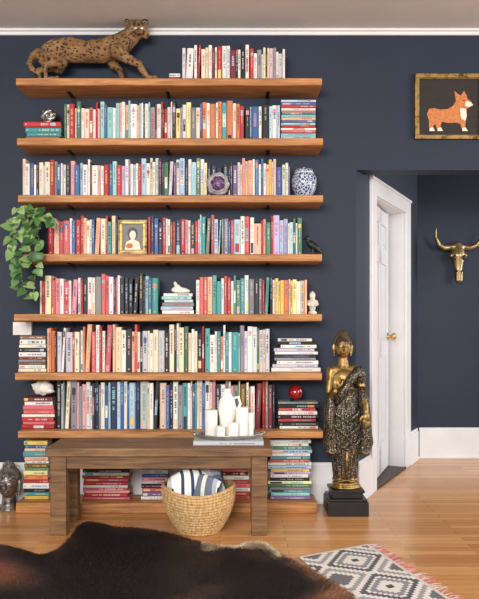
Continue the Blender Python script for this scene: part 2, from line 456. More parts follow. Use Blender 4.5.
# ---------------- wildcat on top shelf ----------------
yc=-0.13
def C(px,py,dy=0): 
    p=W(px,py,yc); p.y+=dy; return p
k=1/sc(yc)
q=MB()
tor=[(46,57),(56,52),(70,50),(86,52),(102,51),(115,48),(124,42),(131,36)]
tr=[9.5,12.5,12.5,11,12,12.5,10.5,9]
q.limb([C(*p) for p in tor],[r*k for r in tr],'fur')
fz=SZ[0]
def foot(px,dy,h=0.018): 
    p=C(px,70,dy); p.z=fz+h; return p
for dy,dx in ((-0.045,0),(0.045,10)):
    q.limb([C(52-dx*.6,55,dy*.7),C(63-dx*.6,65,dy),C(47-dx,68,dy),foot(45-dx+3,dy,0.020),foot(59-dx,dy,0.021)],[.066,.040,.020,.016,.019],'fur')
q.limb([C(112,52,0.04),C(112,62,0.045),C(119,68,0.045),foot(122,0.045,0.024),foot(130,0.045,0.021)],[.055,.034,.022,.018,.018],'fur')
q.limb([C(117,52,-0.04),C(127,61,-0.05),C(140,67,-0.05),foot(148,-0.05,0.026),foot(156,-0.05,0.021)],[.056,.034,.024,.020,.019],'fur')
q.limb([C(38,53,0),C(32,57,0),C(29,63,0.01),C(31,68,0.02),C(38,71.5,0.03)],[.03,.022,.019,.018,.014],'fur')
hc=C(137,31,-0.02)
V3=Vector
q.ell(hc,(0.066,0.060,0.058),'fur')
q.ell(hc+V3((0.024,-0.050,-0.012)),(0.030,0.032,0.024),'fur')
q.ell(hc+V3((0.008,-0.050,-0.020)),(0.024,0.02,0.019),'fur'); q.ell(hc+V3((0.040,-0.046,-0.020)),(0.022,0.02,0.019),'fur')
q.ell(hc+V3((0.022,-0.042,-0.040)),(0.020,0.026,0.012),'fur')
q.ell(hc+V3((-0.048,-0.012,-0.026)),(0.030,0.030,0.034),'fur'); q.ell(hc+V3((0.056,-0.004,-0.026)),(0.024,0.028,0.032),'fur')
q.tube([hc+V3((-0.052,-0.01,-0.03)),hc+V3((-0.075,-0.015,-0.06))],[.022,.003],'fur')
for sx_ in (-1,1):
    b0=hc+V3((sx_*0.044,0.0,0.036)); q.tube([b0,b0+V3((sx_*0.012,0,0.026)),b0+V3((sx_*0.026,0,0.062))],[0.030,0.021,0.003],'fur',seg=10)
cat=q.build('taxidermy_bobcat',remesh=0.005,smooth=2)
q=MB()
for dx in (-0.006,0.042): q.ell(hc+V3((dx,-0.058,0.010)),(0.010,0.007,0.009),'eye')
q.ell(hc+V3((0.025,-0.083,-0.004)),(0.010,0.006,0.006),'eye')
q.tube([hc+V3((0.004,-0.072,-0.030)),hc+V3((0.024,-0.078,-0.026)),hc+V3((0.042,-0.070,-0.030))],0.003,'eye',seg=6)
for sx_ in (-1,1):
    b0=hc+V3((sx_*0.056,-0.020,0.056)); q.ell(b0,(0.010,0.006,0.018),'eye')
q.build('eyes_and_nose',parent=cat)
q=MB()
for sx_ in (-1,1):
    q.ell(hc+V3((0.024+sx_*0.014,-0.066,-0.020)),(0.014,0.010,0.010),'cream')
    for j in range(4):
        b0=hc+V3((0.024+sx_*0.018,-0.070,-0.014-0.004*j)); q.tube([b0,b0+V3((sx_*0.03,-0.010,0.004-0.006*j)),b0+V3((sx_*0.055,-0.006,-0.012*j))],[.0008,.0006,.0003],'cream',seg=4)
q.build('whiskers',parent=cat)

# ---------------- small shelf objects ----------------
def onshelf(px,i,y=-0.2): return Vector((wx(px,y),y,SZ[i]+0.0008))
q=MB(); c=Vector((wx(46,YF),-0.11,zat(121)+0.001))
q.lathe([(0.03,0),(0.034,0.006),(0.02,0.012)],c,'silver',20)
pts=[]
for i in range(60):
    t=2*math.pi*i/59; r=0.028+0.012*math.cos(3*t)
    pts.append(c+Vector((r*math.cos(2*t),r*0.7*math.sin(2*t),0.050+0.026*math.sin(3*t))))
q.tube(pts,0.013,'silver',seg=8)
q.build('silver_knot_ornament')
q=MB(); c=Vector((wx(218,-0.21),-0.214,SZ[2]+0.074)); Rr=0.068
def gf(d): return 1+0.12*noise.noise(d*2.3+Vector((4,1,2)))
q.ell(c,(Rr,0.026,Rr*1.02),'rock',seg=36,rings=20,fn=gf)
q.ell(c+Vector((0,-0.012,0.0)),(Rr*0.68,0.022,Rr*0.68),'crystal',seg=30,rings=16,fn=gf)
for i in range(90):
    a=U(0,6.28); r=Rr*0.6*math.sqrt(R()); b0=c+Vector((r*math.cos(a),-0.025,r*math.sin(a)))
    q.tube([b0,b0+Vector((U(-.003,.003),-0.010,U(-.003,.003)))],[U(.004,.007),0.0008],'crystal',seg=6)
for i in range(50):
    a=2*math.pi*i/50; r=Rr*0.72; b0=c+Vector((r*math.cos(a),-0.020,r*math.sin(a))); q.tube([b0,b0+Vector((0,-0.008,0))],[.006,.001],'stone',seg=6)
g=q.build('amethyst_geode')
q=MB(); c=onshelf(304,2,-0.14)
q.lathe([(0.045,0.0),(0.048,0.004),(0.052,0.012),(0.072,0.05),(0.079,0.090),(0.078,0.125),(0.066,0.145),(0.048,0.150)],c,'jar',40)
q.lathe([(0.048,0.150),(0.058,0.150),(0.060,0.165),(0.052,0.176),(0.020,0.180),(0.010,0.182),(0.012,0.188),(0.004,0.193)],c,'jar',40)
q.lathe([(0.0455,0.150),(0.0605,0.151),(0.0610,0.155),(0.046,0.156)],c,'white',40)
q.build('ginger_jar')
q=MB(); x0,x1=wx(118,-0.205),wx(147,-0.205); zb=SZ[3]+0.001; h=0.215; t=0.022
def frame(q,x0,x1,z0,z1,y,t,mk,dp=0.018):
    for (a,b,c_,d_) in [(x0,x1,z0,z0+t),(x0,x1,z1-t,z1),(x0,x0+t,z0+t,z1-t),(x1-t,x1,z0+t,z1-t)]:
        q.box((a,y-dp,c_),(b,y,d_),mk)
    i=t*0.6
    for (a,b,c_,d_) in [(x0+i,x1-i,z0+i,z0+t+.004),(x0+i,x1-i,z1-t-.004,z1-i),(x0+i,x0+t+.004,z0+t,z1-t),(x1-t-.004,x1-i,z0+t,z1-t)]:
        q.box((a,y-dp*0.7,c_),(b,y-0.001,d_),mk)
frame(q,x0,x1,zb,zb+h,-0.19,t,'bronze')
frame(q,x0+0.012,x1-0.012,zb+0.012,zb+h-0.012,-0.189,0.012,'agold',0.020)
q.box((x0+t,-0.196,zb+t),(x1-t,-0.190,zb+h-t),'pot')
xm=(x0+x1)/2
def flat(q,pts,y,mk):
    q.add([(p[0],y,p[1]) for p in pts],[tuple(range(len(pts)))],mk)
def disc(cx,cz,rx,rz,n=20): return [(cx+rx*math.cos(-2*math.pi*i/n),cz+rz*math.sin(-2*math.pi*i/n)) for i in range(n)]
flat(q,[(xm-0.05,zb+0.03),(xm-0.040,zb+0.078),(xm,zb+0.10),(xm+0.040,zb+0.078),(xm+0.05,zb+0.03)],-0.1964,'cream')
flat(q,disc(xm,zb+0.130,0.032,0.040),-0.1966,'dark')
flat(q,disc(xm,zb+0.122,0.020,0.027),-0.1968,'cream')
flat(q,[(xm-0.010,zb+0.07),(xm-0.010,zb+0.10),(xm+0.010,zb+0.10),(xm+0.010,zb+0.07)],-0.1967,'cream')
flat(q,disc(xm-0.02,zb+0.055,0.022,0.016),-0.1969,'orange')
q.build('framed_portrait',bevel=0.002)
q=MB(); c=onshelf(312.5,3,-0.14)
q.limb([c+Vector((-0.028,0,0.090)),c+Vector((-0.01,0,0.070)),c+Vector((0.02,0,0.048)),c+Vector((0.052,0,0.020))],[.014,.025,.022,.006],'black')
q.ell(c+Vector((-0.032,0,0.108)),0.017,'black'); q.tube([c+Vector((-0.038,0,0.108)),c+Vector((-0.062,0,0.102))],[.009,.001],'black')
for s_ in (-1,1): q.tube([c+Vector((0,s_*0.01,0.05)),c+Vector((0.0,s_*0.012,0.008))],[.006,.004],'black')
q.box(c+Vector((-0.03,-0.02,0)),c+Vector((0.03,0.02,0.010)),'black')
q.build('crow_figurine',remesh=0.003,smooth=2)
q=MB(); c=Vector((wx(180,YF),-0.12,zat(293)+0.002))
q.limb([c+Vector((-0.045,0,0.02)),c+Vector((-0.02,0,0.035)),c+Vector((0.0,0,0.02)),c+Vector((0.03,0,0.016)),c+Vector((0.05,0,0.012))],[.014,.02,.019,.015,.010],'white')
q.limb([c+Vector((-0.025,0,0.04)),c+Vector((-0.035,0,0.062))],[.014,.010],'white'); q.ell(c+Vector((0,0,0.008)),(0.05,0.025,0.009),'white')
q.build('ceramic_swan_figurine',remesh=0.003,smooth=2)
q=MB(); c=onshelf(312.5,4,-0.12)
q.lathe([(0.026,0),(0.028,0.012),(0.015,0.022),(0.022,0.05),(0.026,0.078),(0.014,0.095),(0.017,0.108),(0.019,0.122),(0.012,0.136),(0.003,0.144)],c,'stone',20)
for s_ in (-1,1): q.tube([c+Vector((s_*0.022,0,0.085)),c+Vector((s_*0.030,-0.01,0.06)),c+Vector((s_*0.012,-0.024,0.052))],[.009,.008,.006],'stone',seg=8)
q.build('stone_buddha_figurine')
q=MB(); c=Vector((wx(41,YF),-0.12,zL7+0.054))
q.ell(c,(0.064,0.042,0.047),'white',seg=32,rings=20,fn=lambda d:1+0.07*math.sin(9*d.x+3*math.atan2(d.z,d.y)))
q.tube([c+Vector((0.03,-0.02,-0.01)),c+Vector((0.060,-0.01,-0.018)),c+Vector((0.076,0,-0.024))],[.025,.014,.003],'white')
q.tube([c+Vector((-0.04,0,0.01)),c+Vector((-0.060,-0.01,0.018)),c+Vector((-0.072,-0.01,0.022))],[.026,.014,.002],'white')
q.ell(c+Vector((0.012,-0.034,-0.012)),(0.034,0.012,0.014),'cream')
q.build('conch_shell')
q=MB(); c=Vector((wx(296,YF),-0.12,zR7+0.001))
q.lathe([(0.034,0.0),(0.036,0.006),(0.022,0.012),(0.018,0.018)],c,'black',24)
q.ell(c+Vector((0,0,0.054)),0.046,'redglass',seg=32,rings=20)
q.build('red_glass_globe')
q=MB(); q.box((wx(14,0),-0.024,wz(335,0)),(wx(32.5,0),-0.0005,wz(322,0)),'white'); q.box((wx(17,0),-0.028,wz(332,0)),(wx(29,0),-0.024,wz(326,0)),'trim')
q.build('thermostat',bevel=0.004)

# ---------------- pothos ----------------
pot=MB(); c=onshelf(33,3,-0.13)
pot.lathe([(0.038,0),(0.042,0.004),(0.058,0.09),(0.062,0.10),(0.054,0.10),(0.050,0.085),(0.01,0.084)],c,'pot',32)
plant=pot.build('potted_pothos')
q=MB()
def leaf(p,dirv,nrm,size,col):
    d=Vector(dirv).normalized(); n=Vector(nrm); n=(n-n.dot(d)*d).normalized(); s_=d.cross(n)
    out=[(0,0),(0.30,-0.10),(0.50,0.10),(0.52,0.35),(0.38,0.65),(0.16,0.88),(0,1.05)]
    mid=[(0,0),(0,0.1),(0,0.35),(0,0.65),(0,0.88),(0,1.05)]
    L_=[p+size*(a*s_+b_*d)+size*(0.10*abs(a)*2-0.25*b_*b_)*n for a,b_ in out]
    R_=[p+size*(-a*s_+b_*d)+size*(0.10*abs(a)*2-0.25*b_*b_)*n for a,b_ in out]
    Mi=[p+size*(b_*d)+size*(-0.25*b_*b_)*n for a,b_ in mid]
    vs=L_+R_+Mi
    l=lambda i:i
    r=lambda i:7+i
    m_=lambda i:14+i
    fs=[(l(0),l(1),l(2),m_(1)),(m_(1),l(2),l(3),m_(2)),(m_(2),l(3),l(4),m_(3)),(m_(3),l(4),l(5),m_(4)),(m_(4),l(5),l(6))]
    fs+=[(r(0),m_(1),r(2),r(1)),(m_(1),m_(2),r(3),r(2)),(m_(2),m_(3),r(4),r(3)),(m_(3),m_(4),r(5),r(4)),(m_(4),r(6),r(5))]
    q.add(vs,fs,'leaf',col,True)
gr=[(92,134,74),(72,112,60),(122,158,92),(58,94,56),(146,174,112)]
base0=c+Vector((0,0,0.09))
vines=[[(33,238,-.13),(30,222,-.2),(22,216,-.27),(13,220,-.29),(10,236,-.3),(12,248,-.3)],
 [(33,238,-.13),(38,218,-.2),(46,216,-.26),(52,224,-.28)],
 [(33,238,-.13),(26,225,-.25),(22,245,-.32),(20,262,-.31),(22,280,-.3),(28,300,-.3)],
 [(33,238,-.13),(36,228,-.25),(40,244,-.31),(38,262,-.31),(35,276,-.3),(33,296,-.3)],
 [(33,238,-.13),(18,230,-.27),(12,248,-.31),(15,268,-.3),(18,292,-.3)],
 [(33,238,-.13),(32,212,-.15),(24,207,-.2),(15,209,-.22)],
 [(33,238,-.13),(35,215,-.18),(44,207,-.2)],
 [(33,238,-.13),(30,232,-.27),(30,252,-.32),(29,268,-.32)]]
for vi in vines:
    pts=[W(a,b_,y) for a,b_,y in vi]; pts[0]=base0
    dense=[]
    for i in range(len(pts)-1):
        for t in range(6): dense.append(pts[i].lerp(pts[i+1],t/6))
    dense.append(pts[-1])
    q.tube(dense,0.0025,'leaf',(96,120,66),seg=5)
    for i in range(3,len(dense),2):
        p=dense[i]; 
        dv=Vector((U(-1,1),U(-0.7,0.0),U(-0.9,0.35)))
        leaf(p,dv,Vector((U(-.3,.3),-0.8,0.6)),U(0.042,0.068),random.choice(gr))
q.build('leaves_and_vines',parent=plant)

# ---------------- bench ----------------
q=MB(); BZ=0.479; yf,yb=-0.73,-0.35
x0,x1=-1.057,0.177
nb=3
for i in range(nb):
    a=yb+(yf-yb)*i/nb; b_=yb+(yf-yb)*(i+1)/nb
    q.box((x0,b_+0.0012,BZ-0.045),(x1,a-0.0012,BZ),'bench')
lx=[(x0+0.025,x0+0.112),(x1-0.112,x1-0.025)]
for a,b_ in lx:
    q.box((a,yf+0.015,0),(b_,yf+0.095,BZ-0.046),'bench'); q.box((a,yb-0.095,0),(b_,yb-0.015,BZ-0.046),'bench')
    q.box((a+0.02,yf+0.095,BZ-0.12),(b_-0.02,yb-0.095,BZ-0.046),'bench')
q.box((lx[0][1],yf+0.022,BZ-0.115),(lx[1][0],yf+0.050,BZ-0.046),'bench'); q.box((lx[0][1],yb-0.050,BZ-0.115),(lx[1][0],yb-0.022,BZ-0.046),'bench')
q.build('wooden_bench',bevel=0.004)
tc_=Vector((wx(228,-0.5),-0.52,BZ))
q=MB(); T=Matrix(((0,0,1,tc_.x-0.19),(0,1,0,tc_.y-0.13),(-1,0,0,BZ+0.0265),(0,0,0,1)))
book(q,0.025,0.39,0.26,(186,188,192),T); q.build('coffee_table_book')
q=MB(); tz=BZ+0.0275
ct=(tc_.x,tc_.y,tz)
q.lathe([(0.14,0.0),(0.158,0.004),(0.172,0.020),(0.178,0.022),(0.176,0.026),(0.168,0.024),(0.152,0.009),(0.0,0.008)],ct,'silver',48,ex=1.08,ey=0.68)
for s_ in (-1,1):
    pts=[Vector((ct[0]+s_*(0.184+0.028*math.sin(math.pi*t/8)),ct[1]-0.04+0.01*t,tz+0.022+0.012*math.sin(math.pi*t/8))) for t in range(9)]
    q.tube(pts,0.005,'silver',seg=8)
q.build('silver_tray')
tz+=0.0095
def candle(dx,dy,r,h,name='pillar_candle',taper=1.0):
    q=MB(); cc=(ct[0]+dx,ct[1]+dy,tz)
    q.lathe([(r*0.97,0),(r,0.004),(r*taper,h-0.006),(r*taper*0.93,h),(r*taper*0.7,h-0.003),(r*taper*0.2,h-0.008)],cc,'candle',28,fn=lambda a,z:1+0.02*math.sin(3*a+z*30))
    w0=Vector(cc)+Vector((0,0,h-0.008)); q.tube([w0,w0+Vector((0.001,0,0.012)),w0+Vector((0.004,0,0.020))],0.0012,'black',seg=6)
    return q.build(name)
candle(-0.095,-0.01,0.036,0.150); candle(0.080,-0.01,0.036,0.165); candle(0.03,-0.068,0.030,0.085); candle(-0.040,-0.07,0.026,0.065)
candle(0.126,0.035,0.022,0.13)
q=MB(); cc=Vector((ct[0]-0.005,ct[1]+0.02,tz))
q.lathe([(0.044,0),(0.046,0.008),(0.040,0.03),(0.044,0.09),(0.054,0.15),(0.046,0.20),(0.026,0.235),(0.020,0.255),(0.024,0.268)],cc,'candle',32,fn=lambda a,z:1+0.04*math.cos(6*a+z*14))
q.tube([cc+Vector((0.03,0,0.21)),cc+Vector((0.066,0,0.22)),cc+Vector((0.076,0,0.18)),cc+Vector((0.049,0,0.13))],[.008]*4,'candle',seg=8)
q.build('white_ceramic_pitcher')

# ---------------- basket + blanket ----------------
bc=Vector((wx(199,-0.60),-0.61,0))
q=MB()
nR=15
def brad(t): return 0.118+0.080*math.sin(min(1,t*1.15)*math.pi/2)
for j in range(nR):
    t=j/(nR-1); zz=0.011+0.232*t; r=brad(t)
    pts=[bc+Vector((r*math.cos(a),r*math.sin(a)*0.95,zz+ (0.016*t*math.cos(2*a)))) for a in [2*math.pi*i/40 for i in range(41)]]
    q.tube(pts,0.0105,'basket',seg=8,caps=False)
q.lathe([(0.001,0.004),(0.112,0.003),(0.128,0.02),(0.123,0.022),(0.112,0.012),(0.001,0.012)],bc,'basket',40)
for i in range(44):
    a=2*math.pi*i/44
    pts=[bc+Vector(((brad(t)+0.0095)*math.cos(a+t*0.5),0.95*(brad(t)+0.0095)*math.sin(a+t*0.5),0.011+0.232*t+0.016*t*math.cos(2*(a+t*0.5)))) for t in [u/7 for u in range(8)]]
    q.tube(pts,0.0018,'basket',seg=5)
q.build('woven_basket')
q=MB()
def fold(cx_,cy_,wd,ang,top,bot,th,cols,seed):
    n=22; m_=24; Rm=Matrix.Rotation(ang,3,'Z')
    path=[]
    for i in range(n+1):
        t=i/n
        a=math.pi*t
        yy=-th*math.cos(a); zz=bot+(top-bot)*(math.sin(a)**0.45)
        path.append((yy,zz))
    vs=[];
    for j in range(m_+1):
        u=j/m_
        for (yy,zz) in path:
            x=(u-0.5)*wd*(1-0.12*(zz-bot)/(top-bot))
            nn=0.012*noise.noise(Vector((x*14,yy*14,zz*10+seed)))
            sag=-0.03*(2*u-1)**2
            p=Rm@Vector((x,yy+nn,0))
            v=Vector((p.x+cx_-bc.x,p.y+cy_-bc.y,zz+sag+nn))
            rr=math.hypot(v.x,v.y/0.95); lim=brad(max(0,min(1,(v.z-0.011)/0.232)))-0.018
            if v.z<0.27 and rr>lim: v.x*=lim/rr; v.y*=lim/rr
            vs.append(Vector((v.x+bc.x,v.y+bc.y,v.z)))
    for j in range(m_):
        for i in range(n):
            a=j*(n+1)+i
            q.add([vs[a],vs[a+1],vs[a+n+2],vs[a+n+1]],[(0,1,2,3)],'fabric',cols[j*len(cols)//m_],True)
Wt=(230,229,226);Gy=(112,120,134);Nv=(56,70,100);Ls=(176,182,190)
fold(bc.x-0.055,bc.y-0.04,0.24,0.35,0.350,0.16,0.055,[Wt,Wt,Wt,Nv,Wt,Wt,Nv,Wt,Wt,Nv,Wt,Wt],1)
fold(bc.x+0.045,bc.y-0.07,0.22,-0.5,0.325,0.16,0.045,[Gy,Wt,Gy,Gy,Wt,Gy,Gy,Ls,Wt],5)
fold(bc.x+0.00,bc.y+0.07,0.26,0.1,0.355,0.16,0.05,[Wt,Ls,Wt,Ls],9)
fold(bc.x-0.10,bc.y-0.03,0.15,1.3,0.315,0.16,0.04,[Wt,Wt,Ls,Wt],12)
fold(bc.x+0.10,bc.y+0.00,0.15,-1.2,0.31,0.16,0.04,[Gy,Ls,Gy,Nv],15)
q.build('striped_throw_blanket')

# ---------------- buddha head helper ----------------
def bhead(q,c,s,mk,hair):
    V=Vector
    q.ell(c,(0.74*s,0.80*s,1.0*s),mk,seg=24,rings=16)
    q.ell(c+V((0,-0.10*s,-0.55*s)),(0.46*s,0.55*s,0.42*s),mk)
    q.tube([c+V((0,-0.76*s,0.22*s)),c+V((0,-0.90*s,-0.04*s)),c+V((0,-0.96*s,-0.18*s))],[.07*s,.11*s,.15*s],mk,seg=8)
    q.ell(c+V((0,-0.90*s,-0.20*s)),(0.19*s,0.12*s,0.09*s),mk)
    q.ell(c+V((0,-0.76*s,-0.44*s)),(0.24*s,0.12*s,0.06*s),mk); q.ell(c+V((0,-0.74*s,-0.55*s)),(0.18*s,0.11*s,0.06*s),mk)
    for e in (-1,1):
        q.ell(c+V((e*0.30*s,-0.68*s,0.06*s)),(0.19*s,0.11*s,0.075*s),mk)
        q.tube([c+V((e*0.08*s,-0.76*s,0.20*s)),c+V((e*0.30*s,-0.74*s,0.32*s)),c+V((e*0.52*s,-0.58*s,0.22*s))],[.04*s,.05*s,.03*s],mk,seg=6)
        q.tube([c+V((e*0.76*s,-0.05*s,0.30*s)),c+V((e*0.86*s,-0.05*s,0.0)),c+V((e*0.80*s,-0.08*s,-0.45*s)),c+V((e*0.72*s,-0.10*s,-0.80*s))],[.10*s,.13*s,.10*s,.11*s],mk,seg=8)
def bhair(q,c,s,hair):
    V=Vector
    q.ell(c+V((0,0.08*s,0.30*s)),(0.80*s,0.82*s,0.86*s),hair,seg=24,rings=14)
    q.ell(c+V((0,0.05*s,1.18*s)),(0.38*s,0.38*s,0.34*s),hair)
    q.tube([c+V((0,0.05*s,1.4*s)),c+V((0,0.05*s,1.55*s)),c+V((0,0.05*s,1.68*s))],[.16*s,.11*s,.02*s],hair,seg=10)
    for i in range(230):
        t=i/230; z=1-1.0*t; a=i*2.39996; rr=math.sqrt(max(0,1-z*z))
        d=V((rr*math.cos(a),rr*math.sin(a),z))
        p=V((d.x*0.80*s,0.08*s+d.y*0.82*s,0.30*s+d.z*0.86*s))
        if p.y<-0.35*s and p.z<0.50*s: continue
        q.ell(c+p,0.085*s,hair,seg=6,rings=4)
    for i in range(50):
        t=i/50; z=1-1.3*t; a=i*2.39996; rr=math.sqrt(max(0,1-z*z))
        q.ell(c+V((0.38*s*rr*math.cos(a),0.05*s+0.38*s*rr*math.sin(a),1.18*s+0.34*s*z)),0.08*s,hair,seg=6,rings=4)
q=MB(); yb_=-0.14; hx=wx(8.5,yb_); c=Vector((hx,yb_,0.160)); 
bhead(q,c,0.088,'pewter','pewter')
q.tube([Vector((hx,yb_+0.01,0.085)),Vector((hx,yb_+0.01,0.03)),Vector((hx,yb_+0.01,0.0))],[.042,.046,.065],'pewter',seg=16)
o=q.build('buddha_head_sculpture',remesh=0.004,smooth=1)
q=MB(); bhair(q,c,0.088,'pewter'); q.build('curled_hair',parent=o)

# ---------------- standing buddha ----------------
ys=-0.20; ks=1/sc(ys)
def S(px,py,dy=0): p=W(px,py,ys); p.y+=dy; return p
sx=wx(345.5,ys)
root=bpy.data.objects.new('standing_buddha_statue',None); bpy.context.scene.collection.objects.link(root); root.location=(sx,ys,0)
q=MB()
bw=0.123
q.box((sx-bw,ys-bw,0.0),(sx+bw,ys+bw,0.085),'black'); q.box((sx-bw+0.008,ys-bw+0.008,0.085),(sx+bw-0.008,ys+bw-0.008,0.10),'black')
q.box((sx-bw+0.03,ys-bw+0.03,0.10),(sx+bw-0.03,ys+bw-0.03,0.135),'black'); q.box((sx-bw+0.02,ys-bw+0.02,0.135),(sx+bw-0.02,ys+bw-0.02,0.150),'black')
q.build('plinth',parent=root,bevel=0.004)
q=MB(); c=(sx,ys,0.15)
q.lathe([(0.085,0),(0.092,0.006),(0.080,0.014),(0.074,0.022),(0.082,0.030),(0.072,0.038),(0.02,0.040)],c,'agold',48,ey=0.85,fn=lambda a,z:1+0.05*abs(math.sin(8*a)))
q.build('lotus_base',parent=root)
q=MB(); fz=0.190
hc=S(342.5,347); hs=0.068
bhead(q,hc,hs,'agold','agold')
q.limb([S(343,356,0.01),S(343.5,366,0.012)],[.030,.034],'agold')
q.limb([S(334,371,0.01),S(354,371,0.01)],[.034,.034],'agold')
for (px,py,rx,ry,rz) in [(344,378,.080,.055,.06),(344,392,.070,.050,.07),(344.5,410,.066,.048,.07)]:
    q.ell(S(px,py),(rx,ry,rz),'agold')
q.limb([S(332,371,0.01),S(329.5,386,0.0),S(330,398,-0.02),S(333,390,-0.09)],[.034,.027,.023,.017],'agold')
q.limb([S(357,371,0.01),S(361,386,0.0),S(363,400,-0.03),S(363.5,410,-0.085)],[.034,.027,.024,.017],'agold')
def hand(w0,up,side,fwd,s=1.0,curl=0.0,thumb=1):
    up=Vector(up).normalized(); side=Vector(side).normalized(); fwd=Vector(fwd).normalized()
    q.ell(w0+up*0.024*s,(0.020*s,0.012*s,0.026*s),'agold')
    for i,(o_,l_) in enumerate([(-0.016,0.034),(-0.0055,0.042),(0.005,0.039),(0.0155,0.030)]):
        b0=w0+up*0.040*s+side*o_*s; m1=b0+up*l_*0.55*s+fwd*curl*0.3*s; e=b0+up*l_*s+fwd*curl*s
        q.tube([b0,m1,e],[.0062*s,.0056*s,.004*s],'agold',seg=7)
    b0=w0+up*0.016*s+side*thumb*0.018*s; q.tube([b0,b0+side*thumb*0.012*s+up*0.014*s,b0+side*thumb*0.014*s+up*0.030*s],[.007*s,.0065*s,.0045*s],'agold',seg=7)
hand(S(333.5,388,-0.095),(0.1,-0.1,1),(1,0,0),(0,-1,0),1.15,0.006,1)
hand(S(363.5,411,-0.09),(0,-0.25,-1),(1,0,0),(0,-1,0),1.15,-0.01,-1)
for px in (338.5,350.5):
    p=S(px,484); p.z=fz+0.016
    q.limb([p+Vector((0,0.0,0.05)),p+Vector((0,0,0.01)),p+Vector((0,-0.045,-0.002))],[.022,.022,.017],'agold')
    for t in range(5): q.ell(p+Vector((-0.016+0.008*t,-0.066+0.002*abs(t-1),-0.008)),(.0055,.010,.006),'agold',seg=8,rings=6)
q.build('gilded_body',parent=root,remesh=0.0035,smooth=1)
q=MB(); bhair(q,hc,hs,'bronze'); q.build('curled_hair',parent=root)
q=MB()
zt=S(0,388).z; zb_=S(0,480).z; Hh=zt-zb_
cr=S(345,480)
def pl(a,z): return 1+0.035*math.cos(14*a)+0.02*math.cos(5*a+z*8)
prof=[(0.066,0),(0.072,0.006),(0.076,0.05),(0.084,0.14),(0.094,0.25),(0.098,0.34),(0.092,0.42),(0.082,0.49),(0.076,Hh)]
q.lathe(prof,(cr.x,ys,zb_),'robe',56,ey=0.72,fn=pl)
q.tube([S(357,368,-0.035),S(350,378,-0.058),S(342,390,-0.066),S(334,402,-0.055)],[.022,.028,.030,.024],'robe',seg=10)
q.tube([S(357,368,-0.03),S(361,376,-0.01),S(359,392,0.03)],[.026,.034,.03],'robe',seg=10)
def sleeve(pts,rx,ry):
    vs=[];fs=[];sg=24;n=len(pts)
    for j,(px,py,dy) in enumerate(pts):
        c_=S(px,py,dy)
        for i in range(sg):
            a=2*math.pi*i/sg; f_=1+0.10*math.cos(6*a)*j/n
            vs.append(c_+Vector((rx[j]*f_*math.cos(a),ry[j]*f_*math.sin(a),0.006*math.sin(3*a) if j==n-1 else 0)))
    for j in range(n-1):
        for i in range(sg):
            k2=(i+1)%sg; fs.append((j*sg+i,j*sg+k2,(j+1)*sg+k2,(j+1)*sg+i))
    fs.append(tuple(range(sg))); fs.append(tuple((n-1)*sg+i for i in reversed(range(sg))))
    q.add(vs,[tuple(reversed(f)) for f in fs],'robe',(255,255,255),True)
sleeve([(331,392,-0.02),(329.5,402,-0.03),(329,416,-0.03),(329.5,430,-0.025),(330,442,-0.02),(332,452,-0.015)],[.026,.034,.036,.038,.044,.040],[.03,.05,.055,.055,.055,.05])
sleeve([(361,386,-0.0),(363,398,-0.01),(364,414,0.0),(364.5,430,-0.0),(365,443,-0.0),(362,453,0.0)],[.026,.036,.040,.042,.050,.044],[.03,.045,.055,.055,.055,.05])
for (dz,w_) in ((0,1.0),(14,0.95),(28,0.85)):
    q.tube([S(330,400+dz,-0.03),S(335,413+dz,-0.060),S(345,420+dz,-0.080),S(356,413+dz,-0.060),S(363,402+dz,-0.02)],[.010,.012*w_,.014*w_,.012*w_,.010],'robe',seg=8)
q.build('patterned_robe',parent=root)
q=MB()
q.lathe([(0.077,0),(0.080,0.006),(0.077,0.012)],(cr.x,ys,zb_+0.002),'agold',40,ey=0.74,fn=pl)
q.tube([S(345,446,-0.074),S(345,460,-0.070),S(345,476,-0.060)],[.010,.009,.008],'agold',seg=8)
for px in (331,363.5):
    q.tube([S(px-5.5,449,-0.065),S(px,451.5,-0.072),S(px+5.5,449,-0.060)],[.005]*3,'agold',seg=6)
q.build('gold_trim',parent=root)

# ---------------- corgi painting ----------------
q=MB(); x0,x1=wx(414,0),wx(483,0); z0,z1=wz(140,0),wz(75,0)
frame(q,x0,x1,z0,z1,-0.0002,0.026,'agold',0.032)
q.box((x0+0.02,-0.014,z0+0.02),(x1-0.02,-0.0002,z1-0.02),'canvas')
def poly(pts,y,mk): flat(q,[(wx(a,-0.016),wz(b_,-0.016)) for a,b_ in pts],y,mk)
poly([(429,120),(427,114),(429,109),(434,108),(440,109.5),(448,109),(453,106),(456,101),(455,95),(454.5,91),(458,94),(461,95.5),(464,91),(466.5,95),(467.5,99),(472.5,102.5),(473,105),(469,107.5),(466.5,109),(467,116),(466,121),(465,127),(468,131),(462.5,131),(460.5,124),(456,122.5),(448,123),(442,121.5),(440.5,126),(443,131),(437.5,131),(435.5,124),(433,126),(435,131),(429.5,131),(429,125)][::-1],-0.0155,'orange')
poly([(460,108),(466,109),(466.6,116),(465,121),(461,118)],-0.0162,'cream')
poly([(466,101),(472.5,102.8),(473,105),(469,107),(465,106)],-0.0162,'cream')
poly([(462.5,128),(465.2,127),(468,131),(462.5,131)],-0.0162,'cream'); poly([(438,128),(441,127.5),(443,131),(437.5,131)],-0.0162,'cream'); poly([(430,128),(433,127.5),(435,131),(429.5,131)],-0.0162,'cream')
flat(q,disc(wx(464,-0.016),wz(100.5,-0.016),0.005,0.005,10),-0.0164,'eye'); flat(q,disc(wx(472.3,-0.016),wz(103,-0.016),0.006,0.005,10),-0.0166,'eye')
q.build('framed_corgi_painting',bevel=0.003)

